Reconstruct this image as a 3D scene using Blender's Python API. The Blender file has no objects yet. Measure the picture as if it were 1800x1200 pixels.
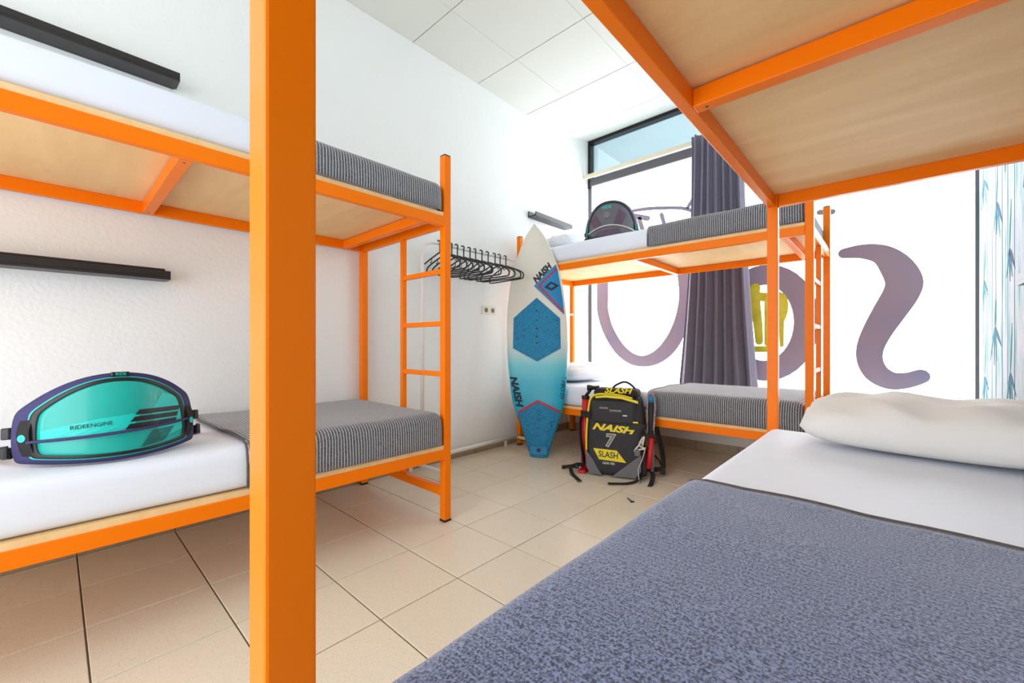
import bpy, bmesh, math, random
from mathutils import Vector, Matrix
random.seed(7)
sc = bpy.context.scene
COL = sc.collection
R = math.radians

# ------------------------------------------------------------------ camera
cam_d = bpy.data.cameras.new('camera')
cam = bpy.data.objects.new('camera', cam_d); COL.objects.link(cam)
cam_d.sensor_width = 36.0
cam_d.lens = 732.18 / 1800 * 36.0
cam_d.shift_y = 6.35 / 1800
cam_d.clip_start = 0.02
cam.location = (0, 0, 0.915)
cam.rotation_euler = (R(90), 0, R(42.2885))
sc.camera = cam

# ------------------------------------------------------------------ world, lights, exposure
w = bpy.data.worlds.new('sky'); sc.world = w; w.use_nodes = True
bg = w.node_tree.nodes['Background']
bg.inputs[0].default_value = (0.80, 0.90, 1.0, 1); bg.inputs[1].default_value = 1.0
PANE_LIGHT = 4.1
def area(name, loc, rot, sx, sy, power, col=(1, 1, 1)):
    l = bpy.data.lights.new(name, 'AREA'); l.shape = 'RECTANGLE'; l.size = sx; l.size_y = sy
    l.energy = power; l.color = col
    o = bpy.data.objects.new(name, l); COL.objects.link(o); o.location = loc; o.rotation_euler = rot
    return o
# added fill light behind the camera, shining in through an invented back wall opening
area('back_fill_light', (-1.1, -1.66, 1.40), (R(90), 0, 0), 2.55, 2.5, 44, (0.97, 0.98, 1.0))
sc.view_settings.view_transform = 'Standard'
sc.view_settings.look = 'None'
sc.view_settings.exposure = 0.43
sc.view_settings.gamma = 1.0
sc.view_settings.use_curve_mapping = False

# ------------------------------------------------------------------ materials
def srgb(r, g, b):
    f = lambda c: (c / 255 / 12.92) if c / 255 <= 0.04045 else ((c / 255 + 0.055) / 1.055) ** 2.4
    return (f(r), f(g), f(b), 1)
def base_mat(name):
    m = bpy.data.materials.new(name); m.use_nodes = True
    nt = m.node_tree; return m, nt, nt.nodes['Principled BSDF']
def mat(name, c, rough=0.5, metal=0.0, var=0.0, vscale=8.0, bump=0.0, bscale=60.0, stretch=(1, 1, 1), spec=0.5, sheen=0.0, coat=0.0, c2=None):
    m, nt, b = base_mat(name); N, L = nt.nodes, nt.links
    c = srgb(*c)
    b.inputs['Base Color'].default_value = c
    b.inputs['Roughness'].default_value = rough; b.inputs['Metallic'].default_value = metal
    b.inputs['Specular IOR Level'].default_value = spec
    if sheen: b.inputs['Sheen Weight'].default_value = sheen
    if coat: b.inputs['Coat Weight'].default_value = coat
    if var or bump:
        tc = N.new('ShaderNodeTexCoord'); mp = N.new('ShaderNodeMapping'); mp.inputs['Scale'].default_value = stretch
        L.new(tc.outputs['Object'], mp.inputs[0])
    if var:
        n = N.new('ShaderNodeTexNoise'); n.inputs['Scale'].default_value = vscale; n.inputs['Detail'].default_value = 5
        L.new(mp.outputs[0], n.inputs[0])
        mx = N.new('ShaderNodeMix'); mx.data_type = 'RGBA'
        d = srgb(*c2) if c2 else (c[0] * (1 - var), c[1] * (1 - var), c[2] * (1 - var), 1)
        rp = N.new('ShaderNodeMapRange'); rp.inputs[1].default_value = 0.3; rp.inputs[2].default_value = 0.7
        L.new(n.outputs[0], rp.inputs[0]); L.new(rp.outputs[0], mx.inputs[0])
        mx.inputs[6].default_value = c; mx.inputs[7].default_value = d
        L.new(mx.outputs[2], b.inputs['Base Color'])
    if bump:
        n2 = N.new('ShaderNodeTexNoise'); n2.inputs['Scale'].default_value = bscale; n2.inputs['Detail'].default_value = 4
        L.new(mp.outputs[0], n2.inputs[0])
        bp = N.new('ShaderNodeBump'); bp.inputs['Strength'].default_value = bump; bp.inputs['Distance'].default_value = 0.01
        L.new(n2.outputs[0], bp.inputs['Height']); L.new(bp.outputs[0], b.inputs['Normal'])
    return m

M = {}
M['orange'] = mat('orange_paint', (255, 127, 0), 0.34, var=0.04, vscale=3, bump=0.03, bscale=90, spec=0.18)
M['capblack'] = mat('black_rubber', (28, 26, 26), 0.6, bump=0.05)
M['plaster'] = mat('white_plaster', (244, 245, 242), 0.85, var=0.02, vscale=2, bump=0.25, bscale=55)
M['plain'] = mat('white_paint', (238, 237, 232), 0.8, var=0.02, vscale=2, bump=0.05)
M['ceil'] = mat('ceiling_panel', (226, 226, 216), 0.9, var=0.02, vscale=3, bump=0.06, bscale=120)
M['joint'] = mat('dark_joint', (120, 116, 106), 0.9, var=0.05)
M['grout'] = mat('tile_grout', (112, 98, 80), 0.9, var=0.2, vscale=12)
M['skirt'] = mat('skirting_tile', (176, 160, 132), 0.35, var=0.12, vscale=30)
M['frame'] = mat('black_window_frame', (22, 20, 20), 0.35, var=0.1)
M['frameg'] = mat('grey_window_frame', (92, 90, 96), 0.4, var=0.06)
M['cream'] = mat('cream_rail', (226, 214, 186), 0.45, var=0.05)
M['mdf'] = mat('plywood_board', (222, 178, 122), 0.6, var=0.0, vscale=4, bump=0.04, bscale=40)
M['sheet'] = mat('white_sheet', (236, 241, 252), 0.55, var=0.012, vscale=5, bump=0.05, bscale=14, sheen=0.1)
M['pillow'] = mat('pillow_cotton', (236, 233, 228), 0.85, var=0.02, vscale=6, bump=0.25, bscale=22, sheen=0.2)
M['quilted'] = mat('quilted_pillow', (240, 241, 246), 0.85, var=0.10, vscale=45, bump=0.6, bscale=60)
M['black'] = mat('black_plastic', (22, 20, 20), 0.4, var=0.1)
M['shelf'] = mat('black_brown_shelf', (36, 31, 30), 0.35, var=0.12, vscale=10, stretch=(1, 8, 8))
M['whitemetal'] = mat('white_enamel', (238, 236, 232), 0.35, var=0.02)
M['socket'] = mat('ivory_plastic', (232, 228, 212), 0.4, var=0.02)
M['brass'] = mat('socket_well', (128, 112, 72), 0.5, var=0.1)
M['curtain'] = mat('grey_violet_curtain', (116, 110, 128), 0.9, var=0.08, vscale=20, sheen=0.3)
M['letter'] = mat('grey_violet_paint', (152, 132, 142), 0.7, var=0.10, vscale=2.2, c2=(132, 126, 150))
M['ypaint'] = mat('yellow_green_paint', (214, 206, 60), 0.7, var=0.3, vscale=9, c2=(186, 178, 30))
M['teal'] = mat('teal_shell', (0, 178, 166), 0.38, var=0.16, vscale=7, bump=0.03, bscale=150, coat=0.2)
M['teal2'] = mat('bright_teal', (14, 205, 195), 0.4, var=0.04)
M['navy'] = mat('navy_purple_foam', (58, 54, 104), 0.75, var=0.15, vscale=12, bump=0.1)
M['blackfab'] = mat('black_webbing', (30, 28, 30), 0.8, var=0.15, vscale=40, bump=0.2, bscale=200)
M['charcoal'] = mat('charcoal_cordura', (50, 50, 54), 0.75, var=0.15, vscale=25, bump=0.15, bscale=220)
M['midgrey'] = mat('grey_cordura', (112, 112, 114), 0.75, var=0.1, vscale=30, bump=0.15, bscale=220)
M['yellow'] = mat('yellow_print', (238, 216, 20), 0.5, var=0.05, vscale=20)
M['greyprint'] = mat('grey_print', (128, 120, 118), 0.6, var=0.1)
M['whiteprint'] = mat('white_print', (226, 226, 222), 0.6, var=0.03)
M['red'] = mat('red_plastic', (214, 30, 36), 0.4, var=0.08)
M['redline'] = mat('red_line', (190, 34, 62), 0.5, var=0.05)
M['padblue'] = None
M['bluegrey'] = mat('blue_grey_rim', (124, 132, 158), 0.6, var=0.1)
M['plum'] = mat('plum_panel', (100, 78, 98), 0.7, var=0.15, vscale=20)
M['darkgrey'] = mat('dark_grey_shell', (104, 104, 112), 0.6, var=0.12, vscale=15)
M['cord'] = mat('white_cord', (222, 218, 208), 0.8, var=0.1, vscale=60)
M['pinkrope'] = mat('pink_grey_rope', (196, 168, 168), 0.8, var=0.3, vscale=70, c2=(90, 90, 104))
M['blueplastic'] = mat('blue_plastic', (8, 136, 196), 0.4, var=0.08)
M['inkdark'] = mat('dark_ink', (24, 40, 52), 0.6, var=0.05)
M['exterior'] = mat('exterior_soffit', (206, 212, 210), 0.9, var=0.08, vscale=3)
M['leaf1'] = mat('mural_teal_ink', (70, 160, 172), 0.9, var=0.15, vscale=25)
M['leaf2'] = mat('mural_grey_ink', (84, 108, 140), 0.9, var=0.2, vscale=25)
M['hem'] = mat('blanket_hem', (100, 93, 90), 0.9, var=0.3, vscale=120, bump=0.3, bscale=300)
M['olive'] = mat('olive_rail', (104, 92, 70), 0.5, var=0.1)

def mk_mdf():
    m, nt, b = base_mat('plywood_underside'); N, L = nt.nodes, nt.links
    tc = N.new('ShaderNodeTexCoord'); mp = N.new('ShaderNodeMapping'); mp.inputs['Scale'].default_value = (6, 1.1, 6)
    n = N.new('ShaderNodeTexNoise'); n.inputs['Scale'].default_value = 2.2; n.inputs['Detail'].default_value = 7; n.inputs['Distortion'].default_value = 0.6
    n2 = N.new('ShaderNodeTexNoise'); n2.inputs['Scale'].default_value = 90; n2.inputs['Detail'].default_value = 3
    L.new(tc.outputs['Object'], mp.inputs[0]); L.new(mp.outputs[0], n.inputs[0]); L.new(tc.outputs['Object'], n2.inputs[0])
    cr = N.new('ShaderNodeValToRGB'); e = cr.color_ramp.elements
    e[0].position = 0.3; e[0].color = srgb(238, 194, 134); e[1].position = 0.72; e[1].color = srgb(248, 210, 152)
    L.new(n.outputs[0], cr.inputs[0])
    mx = N.new('ShaderNodeMix'); mx.data_type = 'RGBA'; mx.blend_type = 'OVERLAY'; mx.inputs[0].default_value = 0.10
    L.new(cr.outputs[0], mx.inputs[6]); L.new(n2.outputs[0], mx.inputs[7]); L.new(mx.outputs[2], b.inputs['Base Color'])
    b.inputs['Roughness'].default_value = 0.6
    return m
M['mdf'] = mk_mdf()

def mk_tile():
    m, nt, b = base_mat('cream_floor_tile'); N, L = nt.nodes, nt.links
    tc = N.new('ShaderNodeTexCoord'); oi = N.new('ShaderNodeObjectInfo')
    n = N.new('ShaderNodeTexNoise'); n.inputs['Scale'].default_value = 260; n.inputs['Detail'].default_value = 2
    add = N.new('ShaderNodeVectorMath'); add.operation = 'ADD'
    L.new(tc.outputs['Object'], add.inputs[0]); L.new(oi.outputs['Location'], add.inputs[1]); L.new(add.outputs[0], n.inputs[0])
    cr = N.new('ShaderNodeValToRGB'); e = cr.color_ramp.elements
    e[0].position = 0.30; e[0].color = srgb(200, 180, 150); e[1].position = 0.42; e[1].color = srgb(236, 223, 202)
    L.new(n.outputs[0], cr.inputs[0])
    mx = N.new('ShaderNodeMix'); mx.data_type = 'RGBA'; mx.blend_type = 'MULTIPLY'
    rr = N.new('ShaderNodeMapRange'); rr.inputs[3].default_value = 0.0; rr.inputs[4].default_value = 0.10
    L.new(oi.outputs['Random'], rr.inputs[0]); L.new(rr.outputs[0], mx.inputs[0])
    L.new(cr.outputs[0], mx.inputs[6]); mx.inputs[7].default_value = (0.6, 0.55, 0.5, 1)
    L.new(mx.outputs[2], b.inputs['Base Color']); b.inputs['Roughness'].default_value = 0.28
    return m
M['tile'] = mk_tile()

def mk_blanket(name='striped_blanket', dark=(48, 52, 62), light=(112, 116, 128), stripe=(206, 202, 196), k=1.0, ns=260, bs=0.5, lo=0.36, hi=0.66):
    # slate cotton with fine pale stripes running across the bed
    m, nt, b = base_mat(name); N, L = nt.nodes, nt.links
    tc = N.new('ShaderNodeTexCoord'); sx = N.new('ShaderNodeSeparateXYZ'); L.new(tc.outputs['Object'], sx.inputs[0])
    n0 = N.new('ShaderNodeTexNoise'); n0.inputs['Scale'].default_value = 6; L.new(tc.outputs['Object'], n0.inputs[0])
    ma = N.new('ShaderNodeMath'); ma.operation = 'MULTIPLY_ADD'; ma.inputs[1].default_value = 0.010; L.new(n0.outputs[0], ma.inputs[0]); L.new(sx.outputs[0], ma.inputs[2])
    mu = N.new('ShaderNodeMath'); mu.operation = 'MULTIPLY'; mu.inputs[1].default_value = 1 / 0.0125; L.new(ma.outputs[0], mu.inputs[0])
    fr = N.new('ShaderNodeMath'); fr.operation = 'FRACT'; L.new(mu.outputs[0], fr.inputs[0])
    pp = N.new('ShaderNodeMath'); pp.operation = 'PINGPONG'; pp.inputs[1].default_value = 0.5; L.new(fr.outputs[0], pp.inputs[0])
    rp = N.new('ShaderNodeMapRange'); rp.inputs[4].default_value = k; rp.inputs[1].default_value = 0.36; rp.inputs[2].default_value = 0.42; L.new(pp.outputs[0], rp.inputs[0])
    n1 = N.new('ShaderNodeTexNoise'); n1.inputs['Scale'].default_value = ns; n1.inputs['Detail'].default_value = 2; L.new(tc.outputs['Object'], n1.inputs[0])
    cr = N.new('ShaderNodeValToRGB'); e = cr.color_ramp.elements
    e[0].position = lo; e[0].color = srgb(*dark); e[1].position = hi; e[1].color = srgb(*light)
    L.new(n1.outputs[0], cr.inputs[0])
    mx = N.new('ShaderNodeMix'); mx.data_type = 'RGBA'; L.new(rp.outputs[0], mx.inputs[0]); L.new(cr.outputs[0], mx.inputs[6]); mx.inputs[7].default_value = srgb(*stripe)
    L.new(mx.outputs[2], b.inputs['Base Color'])
    b.inputs['Roughness'].default_value = 0.9; b.inputs['Sheen Weight'].default_value = 0.35; b.inputs['Sheen Roughness'].default_value = 0.5
    bp = N.new('ShaderNodeBump'); bp.inputs['Strength'].default_value = bs; bp.inputs['Distance'].default_value = 0.003
    ad = N.new('ShaderNodeMath'); ad.operation = 'ADD'; L.new(pp.outputs[0], ad.inputs[0]); L.new(n1.outputs[0], ad.inputs[1])
    L.new(ad.outputs[0], bp.inputs['Height']); L.new(bp.outputs[0], b.inputs['Normal'])
    return m
M['blanket'] = mk_blanket()
M['blanket2'] = mk_blanket('melange_blanket', (40, 50, 78), (126, 140, 178), (166, 174, 194), 0.22, 300, 0.16, 0.38, 0.62)

def mk_pad():
    m, nt, b = base_mat('blue_traction_pad'); N, L = nt.nodes, nt.links
    tc = N.new('ShaderNodeTexCoord'); mp = N.new('ShaderNodeMapping'); mp.inputs['Scale'].default_value = (1, 1, 1)
    v = N.new('ShaderNodeTexVoronoi'); v.inputs['Scale'].default_value = 75; v.feature = 'DISTANCE_TO_EDGE'
    L.new(tc.outputs['Object'], mp.inputs[0]); L.new(mp.outputs[0], v.inputs[0])
    cr = N.new('ShaderNodeValToRGB'); e = cr.color_ramp.elements
    e[0].position = 0.02; e[0].color = srgb(2, 96, 142); e[1].position = 0.16; e[1].color = srgb(16, 148, 196)
    L.new(v.outputs['Distance'], cr.inputs[0]); L.new(cr.outputs[0], b.inputs['Base Color'])
    bp = N.new('ShaderNodeBump'); bp.inputs['Strength'].default_value = 0.5; bp.inputs['Distance'].default_value = 0.004
    L.new(v.outputs['Distance'], bp.inputs['Height']); L.new(bp.outputs[0], b.inputs['Normal'])
    b.inputs['Roughness'].default_value = 0.6
    return m
M['padblue'] = mk_pad()
def mk_deck():
    # printed fade: white nose and middle to cyan tail
    m, nt, b = base_mat('board_deck'); N, L = nt.nodes, nt.links
    tc = N.new('ShaderNodeTexCoord'); sx = N.new('ShaderNodeSeparateXYZ'); L.new(tc.outputs['Object'], sx.inputs[0])
    rp = N.new('ShaderNodeMapRange'); rp.inputs[1].default_value = 0.0; rp.inputs[2].default_value = 2.0; L.new(sx.outputs[2], rp.inputs[0])
    cr = N.new('ShaderNodeValToRGB'); e = cr.color_ramp.elements
    e[0].position = 0.0; e[0].color = srgb(0, 164, 196)
    e[1].position = 1.0; e[1].color = srgb(232, 226, 212)
    a = cr.color_ramp.elements.new(0.29); a.color = srgb(0, 172, 204)
    a = cr.color_ramp.elements.new(0.37); a.color = srgb(96, 200, 214)
    a = cr.color_ramp.elements.new(0.46); a.color = srgb(214, 222, 216)
    a = cr.color_ramp.elements.new(0.52); a.color = srgb(232, 228, 216)
    L.new(rp.outputs[0], cr.inputs[0]); L.new(cr.outputs[0], b.inputs['Base Color']); b.inputs['Roughness'].default_value = 0.3
    return m
M['deck'] = mk_deck()
def mk_mural():
    m, nt, b = base_mat('bamboo_wallpaper'); N, L = nt.nodes, nt.links
    tc = N.new('ShaderNodeTexCoord'); mp = N.new('ShaderNodeMapping'); mp.inputs['Scale'].default_value = (1, 9, 1.1)
    n = N.new('ShaderNodeTexNoise'); n.inputs['Scale'].default_value = 2.6; n.inputs['Detail'].default_value = 6
    L.new(tc.outputs['Object'], mp.inputs[0]); L.new(mp.outputs[0], n.inputs[0])
    cr = N.new('ShaderNodeValToRGB'); e = cr.color_ramp.elements
    e[0].position = 0.32; e[0].color = srgb(96, 176, 172); e[1].position = 0.75; e[1].color = srgb(150, 168, 206)
    a = cr.color_ramp.elements.new(0.45); a.color = srgb(186, 206, 210)
    a = cr.color_ramp.elements.new(0.6); a.color = srgb(214, 214, 224)
    L.new(n.outputs[0], cr.inputs[0]); L.new(cr.outputs[0], b.inputs['Base Color']); b.inputs['Roughness'].default_value = 0.85
    return m
M['mural'] = mk_mural()
def mk_pane():
    # frosted film on the shop window, lit through by daylight
    m, nt, b = base_mat('frosted_lit_pane')
    b.inputs['Base Color'].default_value = (0.85, 0.87, 0.9, 1); b.inputs['Roughness'].default_value = 0.35
    b.inputs['Emission Color'].default_value = (0.87, 0.94, 1.0, 1); b.inputs['Emission Strength'].default_value = PANE_LIGHT
    return m
M['pane'] = mk_pane()
def mk_glass():
    m = bpy.data.materials.new('transom_glass'); m.use_nodes = True; nt = m.node_tree; N, L = nt.nodes, nt.links
    for n in list(N):
        if n.type == 'BSDF_PRINCIPLED': N.remove(n)
    o = N['Material Output']; t = N.new('ShaderNodeBsdfTransparent'); t.inputs[0].default_value = (0.80, 0.88, 0.90, 1)
    g = N.new('ShaderNodeBsdfGlossy'); g.inputs['Roughness'].default_value = 0.05
    mx = N.new('ShaderNodeMixShader'); mx.inputs[0].default_value = 0.06
    L.new(t.outputs[0], mx.inputs[1]); L.new(g.outputs[0], mx.inputs[2]); L.new(mx.outputs[0], o.inputs[0])
    return m
M['glass'] = mk_glass()

# ------------------------------------------------------------------ helpers
def link(o, parent=None):
    COL.objects.link(o)
    if parent is not None: o.parent = parent
    return o
def obj(name, bm, m, parent=None, smooth=False, loc=None):
    me = bpy.data.meshes.new(name); bmesh.ops.recalc_face_normals(bm, faces=bm.faces[:]) if bm.faces else None
    bm.to_mesh(me); bm.free()
    me.materials.append(M[m] if isinstance(m, str) else m)
    if smooth:
        for p in me.polygons: p.use_smooth = True
    o = bpy.data.objects.new(name, me); link(o, parent)
    if loc: o.location = loc
    return o
def tag(o, label, cat, group=None):
    o['label'] = label; o['category'] = cat
    if group: o['group'] = group
    return o
def struct(o):
    o['kind'] = 'structure'; return o
def thing(name, label, cat, loc=(0, 0, 0), rotz=0.0, group=None, frame=None):
    o = bpy.data.objects.new(name, None); COL.objects.link(o); o.empty_display_size = 0.1
    if frame is not None: o.matrix_world = frame
    else: o.location = loc; o.rotation_euler = (0, 0, rotz)
    return tag(o, label, cat, group)
def face_frame(origin, normal, lean=0.0):
    # local x = right of the face, local -y = towards the viewer of the face, local z = up
    n = Vector(normal).normalized(); up = (Vector((0, 0, 1)) - n * lean).normalized()
    N = (n + Vector((0, 0, 1)) * lean).normalized(); r = up.cross(N)
    m = Matrix.Identity(4)
    for i in range(3):
        m[i][0] = r[i]; m[i][1] = -N[i]; m[i][2] = up[i]; m[i][3] = origin[i]
    return m
def box(bm, x0, x1, y0, y1, z0, z1, bev=0.0, seg=1):
    vs = [bm.verts.new(p) for p in ((x0, y0, z0), (x1, y0, z0), (x1, y1, z0), (x0, y1, z0), (x0, y0, z1), (x1, y0, z1), (x1, y1, z1), (x0, y1, z1))]
    fs = [bm.faces.new([vs[i] for i in q]) for q in ((3, 2, 1, 0), (4, 5, 6, 7), (0, 1, 5, 4), (1, 2, 6, 5), (2, 3, 7, 6), (3, 0, 4, 7))]
    if bev:
        es = list({e for f in fs for e in f.edges})
        bmesh.ops.bevel(bm, geom=es, offset=bev, segments=seg, affect='EDGES', profile=0.5)
def bx(name, dims, m, parent=None, bev=0.0, seg=1, smooth=False):
    bm = bmesh.new(); box(bm, *dims, bev=bev, seg=seg); return obj(name, bm, m, parent, smooth)
def tube(bm, pts, r, n=8, closed=False, radii=None):
    pts = [Vector(p) for p in pts]; k = len(pts); rings = []; prev = None
    for i, p in enumerate(pts):
        if closed: t = (pts[(i + 1) % k] - pts[i - 1])
        else: t = pts[min(i + 1, k - 1)] - pts[max(i - 1, 0)]
        t.normalize()
        if prev is None:
            a = Vector((0, 0, 1)) if abs(t.z) < 0.9 else Vector((1, 0, 0)); u = t.cross(a).normalized()
        else:
            u = (prev - t * prev.dot(t)); u = u.normalized() if u.length > 1e-6 else t.orthogonal().normalized()
        prev = u; v = t.cross(u); rr = radii[i] if radii else r
        rings.append([bm.verts.new(p + (u * math.cos(2 * math.pi * j / n) + v * math.sin(2 * math.pi * j / n)) * rr) for j in range(n)])
    for i in range(k if closed else k - 1):
        a, b = rings[i], rings[(i + 1) % k]
        for j in range(n): bm.faces.new((a[j], a[(j + 1) % n], b[(j + 1) % n], b[j]))
    if not closed:
        bm.faces.new(rings[0][::-1]); bm.faces.new(rings[-1])
def tb(name, pts, r, m, parent=None, n=8, closed=False, radii=None):
    bm = bmesh.new(); tube(bm, pts, r, n, closed, radii); return obj(name, bm, m, parent, True)
def smooth_path(pts, sub=6, closed=False):
    P = [Vector(p) for p in pts]; k = len(P); out = []
    rng = range(k) if closed else range(k - 1)
    for i in rng:
        if closed: p0, p1, p2, p3 = P[i - 1], P[i], P[(i + 1) % k], P[(i + 2) % k]
        else: p0, p1, p2, p3 = P[max(i - 1, 0)], P[i], P[i + 1], P[min(i + 2, k - 1)]
        for s in range(sub):
            t = s / sub
            out.append(0.5 * ((2 * p1) + (p2 - p0) * t + (2 * p0 - 5 * p1 + 4 * p2 - p3) * t * t + (3 * p1 - p0 - 3 * p2 + p3) * t ** 3))
    if not closed: out.append(P[-1])
    return out
def ribbon(name, pts, width, thick, side, m, parent=None):
    # a flat strap: width along the direction "side" made square to the path
    pts = smooth_path(pts, 5); bm = bmesh.new(); rings = []
    for i, p in enumerate(pts):
        t = (pts[min(i + 1, len(pts) - 1)] - pts[max(i - 1, 0)]).normalized()
        s = Vector(side); s = (s - t * s.dot(t)).normalized(); q = t.cross(s)
        rings.append([bm.verts.new(p + s * a * width / 2 + q * b * thick / 2) for a, b in ((-1, -1), (1, -1), (1, 1), (-1, 1))])
    for a, b in zip(rings, rings[1:]):
        for j in range(4): bm.faces.new((a[j], a[(j + 1) % 4], b[(j + 1) % 4], b[j]))
    bm.faces.new(rings[0][::-1]); bm.faces.new(rings[-1])
    return obj(name, bm, m, parent)
def rbox_bm(x0, x1, y0, y1, z0, z1, r, step=0.08, seg=4, drop=None, disp=None):
    bm = bmesh.new()
    def grid(a, b):
        g = [a + r * (1 - math.cos(k / seg * math.pi / 2)) for k in range(seg)]
        n = max(1, int(round((b - a - 2 * r) / step)))
        g += [a + r + (b - a - 2 * r) * k / n for k in range(n + 1)]
        g += [b - r * (1 - math.cos(k / seg * math.pi / 2)) for k in range(seg)][::-1]
        return g
    G = [grid(x0, x1), grid(y0, y1), grid(z0, z1)]; lo = (x0, y0, z0); hi = (x1, y1, z1); cache = {}
    def vert(p):
        key = tuple(round(c, 6) for c in p)
        if key not in cache:
            q = [min(max(p[i], lo[i] + r), hi[i] - r) for i in range(3)]
            d = Vector(p) - Vector(q); P = Vector(q) + (d.normalized() * r if d.length > 1e-9 else d)
            if disp: P = P + Vector(disp(P))
            cache[key] = bm.verts.new(P)
        return cache[key]
    for ax in range(3):
        u, v = [(1, 2), (2, 0), (0, 1)][ax]
        for side in (0, 1):
            if drop and (ax, side) in drop: continue
            c = hi[ax] if side else lo[ax]
            for i in range(len(G[u]) - 1):
                for j in range(len(G[v]) - 1):
                    q = []
                    for a, b in ((i, j), (i + 1, j), (i + 1, j + 1), (i, j + 1)):
                        p = [0, 0, 0]; p[ax] = c; p[u] = G[u][a]; p[v] = G[v][b]; q.append(vert(p))
                    try: bm.faces.new(q)
                    except ValueError: pass
    return bm
def rbx(name, dims, r, m, parent=None, **k):
    return obj(name, rbox_bm(*dims, r, **k), m, parent, True)
def poly(name, pts, m, parent, y=0.0, thick=0.002, f=None, cuts=0):
    # flat print or panel in the local x-z face plane, following the surface f(x, z) when given
    bm = bmesh.new(); vs = [bm.verts.new((p[0], 0, p[1])) for p in pts]; face = bm.faces.new(vs)
    bmesh.ops.triangulate(bm, faces=[face])
    if cuts: bmesh.ops.subdivide_edges(bm, edges=bm.edges[:], cuts=cuts, use_grid_fill=True)
    g = bmesh.ops.extrude_face_region(bm, geom=bm.faces[:]); nv = {e for e in g['geom'] if isinstance(e, bmesh.types.BMVert)}
    for v in bm.verts:
        b = f(v.co.x, v.co.z) if f else 0.0
        v.co.y = b + y + (0 if v in nv else thick)
    return obj(name, bm, m, parent)
_font_bold = None
def text(name, body, m, parent, pos, size, y, shear=0.0, bold=0.012, rot=0.0, sx=1.0, f=None, thick=0.0012):
    cu = bpy.data.curves.new('t', 'FONT'); cu.body = body; cu.size = 1.0; cu.shear = shear; cu.offset = bold; cu.resolution_u = 3
    cu.align_x = 'CENTER'; cu.align_y = 'CENTER'; cu.fill_mode = 'FRONT'
    to = bpy.data.objects.new('t', cu); COL.objects.link(to); bpy.context.view_layer.update()
    me = bpy.data.meshes.new_from_object(to.evaluated_get(bpy.context.evaluated_depsgraph_get()))
    bpy.data.objects.remove(to); bpy.data.curves.remove(cu)
    me.materials.clear(); me.materials.append(M[m]); c, s = math.cos(rot), math.sin(rot)
    for v in me.vertices:
        a, b = v.co.x * size * sx, v.co.y * size
        x, z = pos[0] + a * c - b * s, pos[1] + a * s + b * c
        v.co = (x, (f(x, z) if f else 0.0) + y, z)
    me.name = name; o = bpy.data.objects.new(name, me); link(o, parent); return o
def stroke_bm(pts, y, thick, ncap=6, closed=False):
    # brush stroke of varying half width in the x-z plane
    P = [(Vector((p[0], p[1], 0)), p[2]) for p in pts]
    if closed: C = P
    else:
        c = smooth_path([(p[0], p[1], p[2]) for p in pts], 5); C = [(Vector((q.x, q.y, 0)), q.z) for q in c]
    Lf, Rt = [], []
    n = len(C)
    for i, (p, w) in enumerate(C):
        t = (C[(i + 1) % n][0] - C[i - 1][0]) if closed else (C[min(i + 1, n - 1)][0] - C[max(i - 1, 0)][0])
        t.normalize(); q = Vector((-t.y, t.x, 0)); Lf.append(p + q * w); Rt.append(p - q * w)
    bm = bmesh.new()
    mk = lambda v, yy: bm.verts.new((v.x, yy, v.y))
    a = [mk(v, y) for v in Lf]; b = [mk(v, y) for v in Rt]; a2 = [mk(v, y + thick) for v in Lf]; b2 = [mk(v, y + thick) for v in Rt]
    for i in range(n if closed else n - 1):
        j = (i + 1) % n
        bm.faces.new((a[i], a[j], b[j], b[i])); bm.faces.new((a2[i], b2[i], b2[j], a2[j]))
        bm.faces.new((a[i], a2[i], a2[j], a[j])); bm.faces.new((b[i], b[j], b2[j], b2[i]))
    if not closed:
        for (p, w), d, A, B in ((C[0], C[0][0] - C[1][0], 0, 0), (C[-1], C[-1][0] - C[-2][0], -1, -1)):
            d.normalize(); l = Lf[A] - p; ring = []
            for k in range(1, ncap):
                an = math.pi * k / ncap; ring.append(p + l * math.cos(an) + d * w * math.sin(an))
            fr = [a[A]] + [mk(v, y) for v in ring] + [b[A]]; bk = [a2[A]] + [mk(v, y + thick) for v in ring] + [b2[A]]
            bm.faces.new(fr); bm.faces.new(bk)
            for k in range(len(fr) - 1): bm.faces.new((fr[k], fr[k + 1], bk[k + 1], bk[k]))
    return bm

# ------------------------------------------------------------------ the room
XL, XR, YB, YW, YS, ZS, ZC = -2.615, 0.44, -1.5, 4.22, 3.79, 0.52, 3.15
struct(bx('wall_left', (XL - 0.15, XL, YB - 0.1, YW + 0.2, -0.1, 3.6), 'plaster'))
struct(bx('wall_right', (XR, XR + 0.15, YB - 0.1, YW + 0.2, -0.1, 3.6), 'mural'))
bm = bmesh.new()   # unseen back wall, with an opening added to let the fill light in
q = bm.faces.new([bm.verts.new((x, YB - 0.15, z)) for x, z in ((XL, -0.1), (-2.42, -0.1), (-2.42, 2.7), (0.22, 2.7), (0.22, -0.1), (XR, -0.1), (XR, 3.3), (XL, 3.3))])
for v in bmesh.ops.extrude_face_region(bm, geom=[q])['geom']:
    if isinstance(v, bmesh.types.BMVert): v.co.y += 0.15
struct(obj('wall_back', bm, 'plain'))
struct(bx('wall_window', (XL, XR, YS, YW + 0.2, -0.1, ZS - 0.02), 'plain'))
struct(bx('trim_1', (XL, XR, YS - 0.015, YW + 0.2, ZS - 0.02, ZS), 'whitemetal', bev=0.004))   # window sill
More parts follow.
